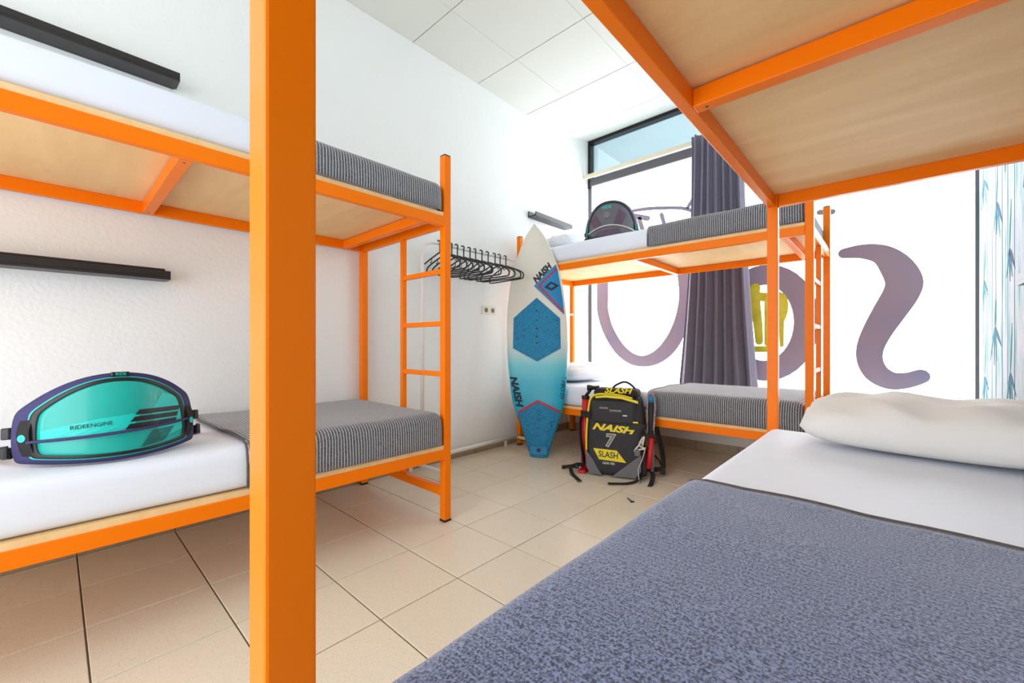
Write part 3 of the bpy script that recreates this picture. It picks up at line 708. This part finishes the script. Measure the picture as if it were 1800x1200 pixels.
bm = bmesh.new(); tube(bm, [(0.02, -0.016, 0.058), (0.02, -0.004, 0.058)], 0.017, 14); obj('leash_plug', bm, 'black', sb)
for v in (0.44, 0.37, 0.3, 0.23, 0.17): band('groove', (-0.012 + 0.008, v), (0.03, v), 0.004, 'inkdark', sb, -0.0075, deck)
for v in (1.2, 1.12, 1.05, 0.98, 0.93): band('groove', (-0.018, v), (-0.002, v), 0.010, 'inkdark', sb, -0.0068, deck)

# ------------------------------------------------------------------ backpack with pump and control bar
pkm = face_frame((-1.425, 2.598, 0.0), (0.317, -0.948, 0), 0.03)
pk = thing('backpack', 'black and yellow kite backpack standing on the tiled floor', 'backpack', frame=pkm)
def taper(P):
    k = max(0, (P.z - 0.42) / 0.16); q = max(0, (0.1 - P.z) / 0.1)
    return (-(P.x) * 0.10 * k - P.x * 0.03 * q, (0.05 * k if P.y < 0.1 else -0.02 * k), -0.018 * (P.x / 0.19) ** 2 * (P.z > 0.4))
rbx('pack_body', (-0.188, 0.198, 0.0, 0.235, 0.004, 0.585), 0.05, 'charcoal', pk, step=0.05, disp=taper)
rbx('top_pocket', (-0.145, 0.165, 0.028, 0.225, 0.545, 0.608), 0.03, 'blackfab', pk, step=0.05)
F = -0.0015
poly('corner_panel', [(-0.187, 0.175), (-0.183, 0.06), (-0.155, 0.012), (-0.07, 0.008), (-0.10, 0.05), (-0.135, 0.11)], 'midgrey', pk, y=F - 0.004, thick=0.012)
poly('corner_panel', [(0.0, 0.008), (0.155, 0.014), (0.190, 0.06), (0.192, 0.175), (0.155, 0.145)], 'midgrey', pk, y=F - 0.004, thick=0.012)
rbx('front_pocket', (-0.150, 0.150, -0.012, 0.04, 0.37, 0.53), 0.02, 'charcoal', pk, step=0.05)
band_f = lambda x, z: 0.0
tb('yellow_piping', smooth_path([(-0.185, 0.012, 0.14), (-0.184, 0.004, 0.3), (-0.172, 0.002, 0.45), (-0.158, 0.006, 0.53), (-0.125, 0.012, 0.562), (-0.05, 0.015, 0.572), (0.05, 0.015, 0.566), (0.13, 0.012, 0.549)], 4), 0.0075, 'yellow', pk)
poly('yellow_band', [(-0.12, 0.555), (-0.05, 0.566), (0.06, 0.562), (0.168, 0.535), (0.172, 0.518), (0.06, 0.545), (-0.05, 0.55), (-0.115, 0.542)], 'yellow', pk, y=-0.014, thick=0.012)
text('brand_lettering', 'NAISH', 'yellow', pk, (-0.003, 0.336), 0.062, -0.003, shear=0.35, bold=0.045, rot=R(-3), sx=1.55)
text('number_print', '7', 'whiteprint', pk, (-0.022, 0.249), 0.118, -0.0026, shear=0.12, bold=0.05, sx=1.0)
text('number_print', '7', 'greyprint', pk, (-0.022, 0.249), 0.118, -0.0038, shear=0.12, bold=0.02, sx=1.0)
poly('yellow_badge', [(-0.134, 0.190), (0.028, 0.188), (0.094, 0.110), (-0.092, 0.116)], 'yellow', pk, y=F - 0.001, thick=0.002)
text('brand_lettering', 'SLASH', 'inkdark', pk, (-0.028, 0.152), 0.058, -0.0042, bold=0.012, rot=R(-2), sx=0.85)
text('small_lettering', 'GEAR-TEK', 'whiteprint', pk, (-0.026, 0.094), 0.022, -0.003, bold=0.01, sx=0.85)
# SLASH on the sloping lid
o = text('brand_lettering', 'SLASH', 'yellow', pk, (0.0, 0.0), 0.065, 0.0, shear=0.25, bold=0.025, sx=1.0)
o.rotation_euler = (R(-38), 0, 0); o.location = (0.03, 0.022, 0.598)
for x0, x1, z in ((-0.09, -0.03, 0.47), (-0.02, 0.06, 0.455)): bx('faded_print', (x0, x1, -0.0135, -0.012, z, z + 0.014), 'greyprint', pk)
tb('carry_handle', smooth_path([(-0.03, 0.13, 0.598), (0.0, 0.13, 0.63), (0.06, 0.13, 0.655), (0.11, 0.13, 0.632), (0.145, 0.13, 0.59)], 5), 0.007, 'blackfab', pk)
rbx('side_pocket', (0.178, 0.222, 0.03, 0.21, 0.02, 0.2), 0.02, 'charcoal', pk, step=0.05)
ribbon('compression_strap', [(0.13, -0.006, 0.36), (0.19, 0.0, 0.36), (0.215, 0.06, 0.355), (0.22, 0.2, 0.35)], 0.042, 0.004, (0, 0, 1), 'charcoal', pk)
ribbon('compression_strap', [(-0.15, -0.004, 0.42), (-0.21, 0.0, 0.425), (-0.235, 0.06, 0.42), (-0.20, 0.2, 0.41)], 0.045, 0.004, (0, 0, 1), 'blackfab', pk)
bx('yellow_tab', (0.135, 0.172, -0.010, -0.004, 0.385, 0.395), 'yellow', pk)
bx('yellow_tab', (0.07, 0.10, -0.0145, -0.012, 0.428, 0.436), 'whiteprint', pk)
ribbon('shoulder_strap', [(-0.205, 0.06, 0.43), (-0.24, 0.05, 0.38), (-0.235, 0.03, 0.25), (-0.215, 0.03, 0.12), (-0.21, 0.03, 0.06)], 0.045, 0.01, (0, 1, 0), 'blackfab', pk)
ribbon('shoulder_strap', [(0.20, 0.22, 0.48), (0.25, 0.22, 0.40), (0.285, 0.20, 0.28), (0.315, 0.18, 0.15), (0.32, 0.17, 0.06)], 0.055, 0.014, (0.3, 1, 0), 'blackfab', pk)
ribbon('waist_strap', [(-0.21, 0.05, 0.05), (-0.25, 0.03, 0.055), (-0.30, 0.04, 0.035), (-0.38, 0.06, 0.012)], 0.025, 0.004, (0, 0.5, 1), 'blackfab', pk)
ribbon('loose_strap', [(-0.26, 0.0, 0.045), (-0.29, -0.02, 0.05), (-0.27, -0.06, 0.012), (-0.22, -0.13, 0.004), (-0.18, -0.19, 0.004)], 0.028, 0.004, (0.9, 0.4, 0), 'blackfab', pk)
ribbon('loose_strap', [(0.20, 0.02, 0.04), (0.17, -0.05, 0.012), (0.11, -0.11, 0.004), (0.03, -0.15, 0.004), (0.0, -0.16, 0.004)], 0.03, 0.004, (0.4, -0.9, 0), 'blackfab', pk)
ribbon('loose_strap', [(0.21, 0.10, 0.07), (0.25, 0.06, 0.06), (0.265, 0.02, 0.035), (0.26, -0.06, 0.005), (0.255, -0.10, 0.004)], 0.03, 0.004, (1, 0, 0.2), 'blackfab', pk)
ribbon('waist_strap', [(0.21, 0.12, 0.06), (0.27, 0.13, 0.055), (0.32, 0.15, 0.06), (0.33, 0.16, 0.03)], 0.03, 0.005, (0, 0.2, 1), 'blackfab', pk)
ribbon('waist_strap', [(0.215, 0.15, 0.13), (0.25, 0.15, 0.15), (0.29, 0.16, 0.12), (0.315, 0.16, 0.05)], 0.02, 0.004, (0, 1, 0.3), 'blackfab', pk)
bx('buckle', (-0.275, -0.24, 0.0, 0.02, 0.03, 0.06), 'black', pk, bev=0.004)
bx('buckle', (0.30, 0.335, 0.145, 0.175, 0.02, 0.065), 'black', pk, bev=0.004)
# pump
pm = thing('hand_pump', 'red hand pump strapped to the left side of the backpack', 'pump', frame=pkm)
tb('pump_barrel', [(-0.218, 0.085, 0.012), (-0.212, 0.085, 0.525)], 0.026, 'red', pm, 16)
tb('pump_collar', [(-0.212, 0.085, 0.525), (-0.212, 0.085, 0.548)], 0.029, 'black', pm, 16)
tb('pump_shaft', [(-0.212, 0.085, 0.54), (-0.172, 0.085, 0.60)], 0.012, 'black', pm, 10)
tb('pump_handle', [(-0.20, 0.075, 0.607), (-0.185, 0.08, 0.607), (-0.15, 0.09, 0.607), (-0.115, 0.1, 0.607)], 0.02, 'black', pm, 12, radii=[0.019, 0.021, 0.014, 0.018])
bx('foot_plate', (-0.245, -0.190, 0.0, 0.115, 0.002, 0.022), 'red', pm, bev=0.004)
# control bar with lines
cb = thing('control_bar', 'kite control bar with white lines tucked beside the backpack', 'control bar', frame=pkm)
tb('bar_tube', [(0.243, 0.09, 0.30), (0.243, 0.12, 0.54)], 0.017, 'charcoal', cb, 10)
tb('bar_end', [(0.243, 0.12, 0.52), (0.243, 0.125, 0.565)], 0.021, 'blueplastic', cb, 12)
tb('line_bundle', smooth_path([(0.222, 0.09, 0.32), (0.218, 0.10, 0.48), (0.228, 0.11, 0.575), (0.255, 0.11, 0.58), (0.27, 0.11, 0.5), (0.262, 0.09, 0.33)], 5), 0.007, 'pinkrope', cb)
tb('red_grip', [(0.236, 0.03, 0.08), (0.252, 0.06, 0.28)], 0.017, 'red', cb, 10)
tb('grey_grip', [(0.258, 0.05, 0.06), (0.262, 0.07, 0.24)], 0.011, 'midgrey', cb, 10)
tb('white_line', smooth_path([(0.20, -0.004, 0.27), (0.17, -0.012, 0.23), (0.15, -0.014, 0.20), (0.19, -0.014, 0.215), (0.215, -0.004, 0.22), (0.18, -0.016, 0.245), (0.21, -0.006, 0.30), (0.20, -0.01, 0.24)], 5), 0.006, 'cord', cb, 6)
tb('white_line', smooth_path([(0.22, 0.0, 0.23), (0.20, -0.01, 0.15), (0.175, -0.012, 0.08), (0.18, -0.03, 0.03), (0.185, -0.07, 0.005), (0.17, -0.09, 0.004)], 5), 0.0028, 'cord', cb, 6)
rbx('line_float', (0.148, 0.188, -0.022, 0.0, 0.165, 0.215), 0.009, 'midgrey', cb, seg=2)

# small black fastener dropped on the floor
fs = thing('floor_clip', 'tiny black fastener lying on the floor in front of the backpack', 'clip', (-1.133, 2.279, 0.0), R(20))
tb('clip_shank', [(-0.02, 0.03, 0.004), (0.012, -0.018, 0.004)], 0.003, 'black', fs, 6)
bm = bmesh.new(); tube(bm, [(0.005, -0.026, 0.004), (0.022, -0.014, 0.004)], 0.0045, 8); obj('clip_head', bm, 'black', fs)

# ------------------------------------------------------------------ harnesses
def ring_outline(fn, n=64):
    return [fn(2 * math.pi * k / n) for k in range(n)]
def surf(name, out, ctr, s0, s1, m, parent, f, y, thick=0.004, nr=8):
    # part of a curved shell between two scaled copies of an outline
    bm = bmesh.new(); n = len(out); rows = []
    for i in range(nr + 1):
        s = s0 + (s1 - s0) * i / nr
        if s < 1e-4: rows.append(None); continue
        row = []
        for (a, b) in out:
            x, z = ctr[0] + (a - ctr[0]) * s, ctr[1] + (b - ctr[1]) * s; row.append(bm.verts.new((x, f(x, z) + y, z)))
        rows.append(row)
    if rows[0] is None: c0 = bm.verts.new((ctr[0], f(*ctr) + y, ctr[1]))
    for a, b in zip(rows, rows[1:]):
        for k in range(n):
            k2 = (k + 1) % n
            if a is None: bm.faces.new((c0, b[k], b[k2]))
            else: bm.faces.new((a[k], a[k2], b[k2], b[k]))
    o = obj(name, bm, m, parent, True); so = o.modifiers.new('s', 'SOLIDIFY'); so.thickness = thick; so.offset = 0
    return o
def waist_outline(w, top, bot, ends, lift):
    # shield shape: arched top, gently curved bottom, short straight ends
    pts = []; n = 24
    for k in range(n + 1):
        u = -1 + 2 * k / n; pts.append((u * w, bot + lift * u * u))
    for k in range(1, n + 1):
        u = 1 - 2 * k / n; pts.append((u * w, ends + (top - ends) * (1 - abs(u) ** 2.2))) if k < n else None
    pts.append((-w, ends))
    for _ in range(3):
        pts = [(a[0] * 0.75 + b[0] * 0.25, a[1] * 0.75 + b[1] * 0.25) if t == 0 else (a[0] * 0.25 + b[0] * 0.75, a[1] * 0.25 + b[1] * 0.75) for a, b in zip(pts, pts[1:] + pts[:1]) for t in (0, 1)] if len(pts) < 120 else pts
    n = len(pts)
    for _ in range(5): pts = [((pts[k - 1][0] + 2 * pts[k][0] + pts[(k + 1) % n][0]) / 4, (pts[k - 1][1] + 2 * pts[k][1] + pts[(k + 1) % n][1]) / 4) for k in range(n)]
    return pts
# teal harness
hm = face_frame((-1.765, 0.142, 0.378 + 0.0205 + 0.160), (1, 0.06, 0), 0.10)
hn = thing('kite_harness', 'teal and navy kite harness standing on the lower mattress by the wall', 'harness', frame=hm)
hf = lambda u, v: 0.145 * (u / 0.215) ** 2 - 0.012 * (1 - ((v - 0.125) / 0.13) ** 2)
ho = waist_outline(0.199, 0.264, 0.010, 0.160, 0.022); hc = (0.0, 0.130)
surf('foam_back', ho, hc, 0.0, 1.04, 'navy', hn, hf, 0.020, 0.034)
surf('piping', ho, hc, 0.935, 0.962, 'teal2', hn, hf, -0.001, 0.006, 2)
surf('rim', ho, hc, 0.855, 0.935, 'black', hn, hf, -0.003, 0.010, 3)
surf('shell', ho, hc, 0.0, 0.88, 'teal', hn, hf, -0.004, 0.006, 10)
def hp(name, pts, m, y): return poly(name, pts, m, hn, y=y, thick=0.001, f=hf, cuts=4)
hp('bright_panel', [(-0.165, 0.112), (-0.05, 0.135), (0.045, 0.142), (0.02, 0.09), (-0.165, 0.075)], 'teal2', -0.009)
hp('bright_panel', [(0.105, 0.20), (0.15, 0.188), (0.176, 0.16), (0.176, 0.075), (0.125, 0.06), (0.10, 0.05), (0.07, 0.145)], 'teal2', -0.0085)
for k in range(3): hp('black_stripe', [(0.030 - 0.012 * k, 0.136 - 0.021 * k), (0.041 - 0.012 * k, 0.151 - 0.021 * k), (0.160 - 0.006 * k, 0.153 - 0.020 * k), (0.155 - 0.006 * k, 0.138 - 0.020 * k)], 'black', -0.0105)
for k in range(8): hp('hatch_line', [(0.072 - 0.004 * k, 0.078 - 0.0065 * k), (0.073 - 0.004 * k, 0.0805 - 0.0065 * k), (0.138 - 0.004 * k, 0.084 - 0.0055 * k), (0.137 - 0.004 * k, 0.0815 - 0.0055 * k)], 'black', -0.0105)
text('brand_lettering', 'RIDEENGINE', 'inkdark', hn, (-0.066, 0.116), 0.0165, -0.0105, bold=0.0, rot=R(3), sx=0.95, f=hf)
tb('spreader_cord', [(u, hf(u, 0.09) - 0.014, 0.078 + 0.02 * (u + 0.19) / 0.38 + 0.006 * (u / 0.2) ** 2) for u in [-0.19 + 0.38 * k / 24 for k in range(25)]], 0.0045, 'navy', hn)
for s in (-1, 1):
    x = s * 0.19
    pts = [(x - s * 0.012, hf(x, 0) - 0.014, 0.035), (x, hf(x, 0) - 0.017, 0.07), (x + s * 0.004, hf(x, 0) - 0.017, 0.115), (x - s * 0.008, hf(x, 0) - 0.012, 0.158)]
    ribbon('side_web', pts, 0.036, 0.010, (1, s * 1.2, 0), 'blackfab', hn)
    bm = bmesh.new(); a = x + s * 0.006; n_ = Vector((s * 0.75, -0.66, 0)); c0 = Vector((a, hf(a, 0) - 0.022, 0.096)); tube(bm, [c0, c0 + n_ * 0.006], 0.011, 18); obj('teal_disc', bm, 'teal2', hn)
    for k, z in enumerate((0.055, 0.112)):
        o = bx('buckle', (-0.014, 0.014, -0.006, 0.006, -0.017, 0.017), 'black', hn, bev=0.003)
        o.location = (s * 0.226, hf(s * 0.216, 0) + 0.008, z); o.rotation_euler = (0, 0, s * 0.9)
    ribbon('strap', [(s * 0.225, hf(s * 0.2, 0) + 0.01, 0.06), (s * 0.245, 0.20, 0.055), (s * 0.262, 0.25, 0.05), (s * 0.25, 0.30, 0.042)], 0.036, 0.004, (0, 0.1, 1), 'blackfab', hn)
bx('top_tab', (-0.022, 0.022, -0.006, 0.036, 0.259, 0.274), 'black', hn, bev=0.003)
text('tab_lettering', 'RIDE', 'teal2', hn, (0.0, 0.2665), 0.012, -0.0075, bold=0.01)
# dark harness on the upper far bunk
dm = face_frame((-1.655, 2.985, 1.597 + 0.0205 + 0.152), (0.42, -0.90, 0), 0.10)
dn_ = thing('kite_harness', 'dark grey kite harness on the upper bunk in front of the window', 'harness', frame=dm)
df = lambda u, v: 0.13 * (u / 0.22) ** 2
do = waist_outline(0.205, 0.30, 0.008, 0.10, 0.02)
do = [(0.20 * math.copysign(abs(math.cos(a)) ** 0.8, math.cos(a)), 0.085 + (0.222 * math.sin(a) if math.sin(a) > 0 else 0.078 * math.copysign(abs(math.sin(a)) ** 0.5, math.sin(a)))) for a in [2 * math.pi * k / 64 for k in range(64)]]
dc = (0.0, 0.12)
surf('foam_back', do, dc, 0.0, 1.03, 'bluegrey', dn_, df, 0.016, 0.028)
surf('rim', do, dc, 0.88, 0.98, 'charcoal', dn_, df, -0.003, 0.010, 3)
surf('shell', do, dc, 0.0, 0.90, 'darkgrey', dn_, df, -0.004, 0.006, 10)
dp = lambda name, pts, m, y: poly(name, pts, m, dn_, y=y, thick=0.001, f=df, cuts=4)
dp('plum_panel', [(-0.165, 0.17), (-0.12, 0.215), (-0.055, 0.095), (-0.12, 0.075)], 'plum', -0.009)
dp('plum_panel', [(0.02, 0.10), (0.065, 0.235), (0.125, 0.20), (0.085, 0.10)], 'plum', -0.009)
dp('plum_panel', [(-0.13, 0.03), (-0.11, 0.062), (0.06, 0.075), (0.09, 0.04), (0.0, 0.022)], 'plum', -0.009)
text('brand_lettering', 'RIDE', 'teal2', dn_, (-0.03, 0.255), 0.034, -0.010, bold=0.02, f=df)
bm = bmesh.new(); tube(bm, [(-0.03, -0.012, 0.188), (-0.03, -0.007, 0.188)], 0.025, 20); obj('pale_disc', bm, 'greyprint', dn_)
tb('spreader_cord', smooth_path([(u, df(u, 0) - 0.014, 0.102 - 0.9 * u * u) for u in [-0.19 + 0.38 * k / 16 for k in range(17)]], 2), 0.005, 'cord', dn_)
for s in (-1, 1):
    x = s * 0.19
    ribbon('side_web', [(x, df(x, 0) - 0.006, 0.02), (x + s * 0.006, df(x, 0) - 0.008, 0.06), (x + s * 0.002, df(x, 0) - 0.006, 0.13)], 0.028, 0.010, (1, s * 1.2, 0), 'blackfab', dn_)
    bx('teal_tab', (x + s * 0.004 - 0.005, x + s * 0.004 + 0.005, df(x, 0) - 0.018, df(x, 0) - 0.010, 0.04, 0.13), 'teal', dn_)
    for z in (0.03, 0.08):
        o = bx('buckle', (-0.012, 0.012, -0.006, 0.006, -0.016, 0.016), 'black', dn_, bev=0.003); o.location = (s * 0.212, df(x, 0) + 0.012, z); o.rotation_euler = (0, 0, s * 0.9)
    ribbon('strap', [(s * 0.212, df(x, 0) + 0.01, 0.03), (s * 0.225, 0.15, 0.02), (s * 0.235, 0.19, 0.004), (s * 0.22, 0.24, 0.003)], 0.025, 0.004, (0, 0.1, 1), 'blackfab', dn_)
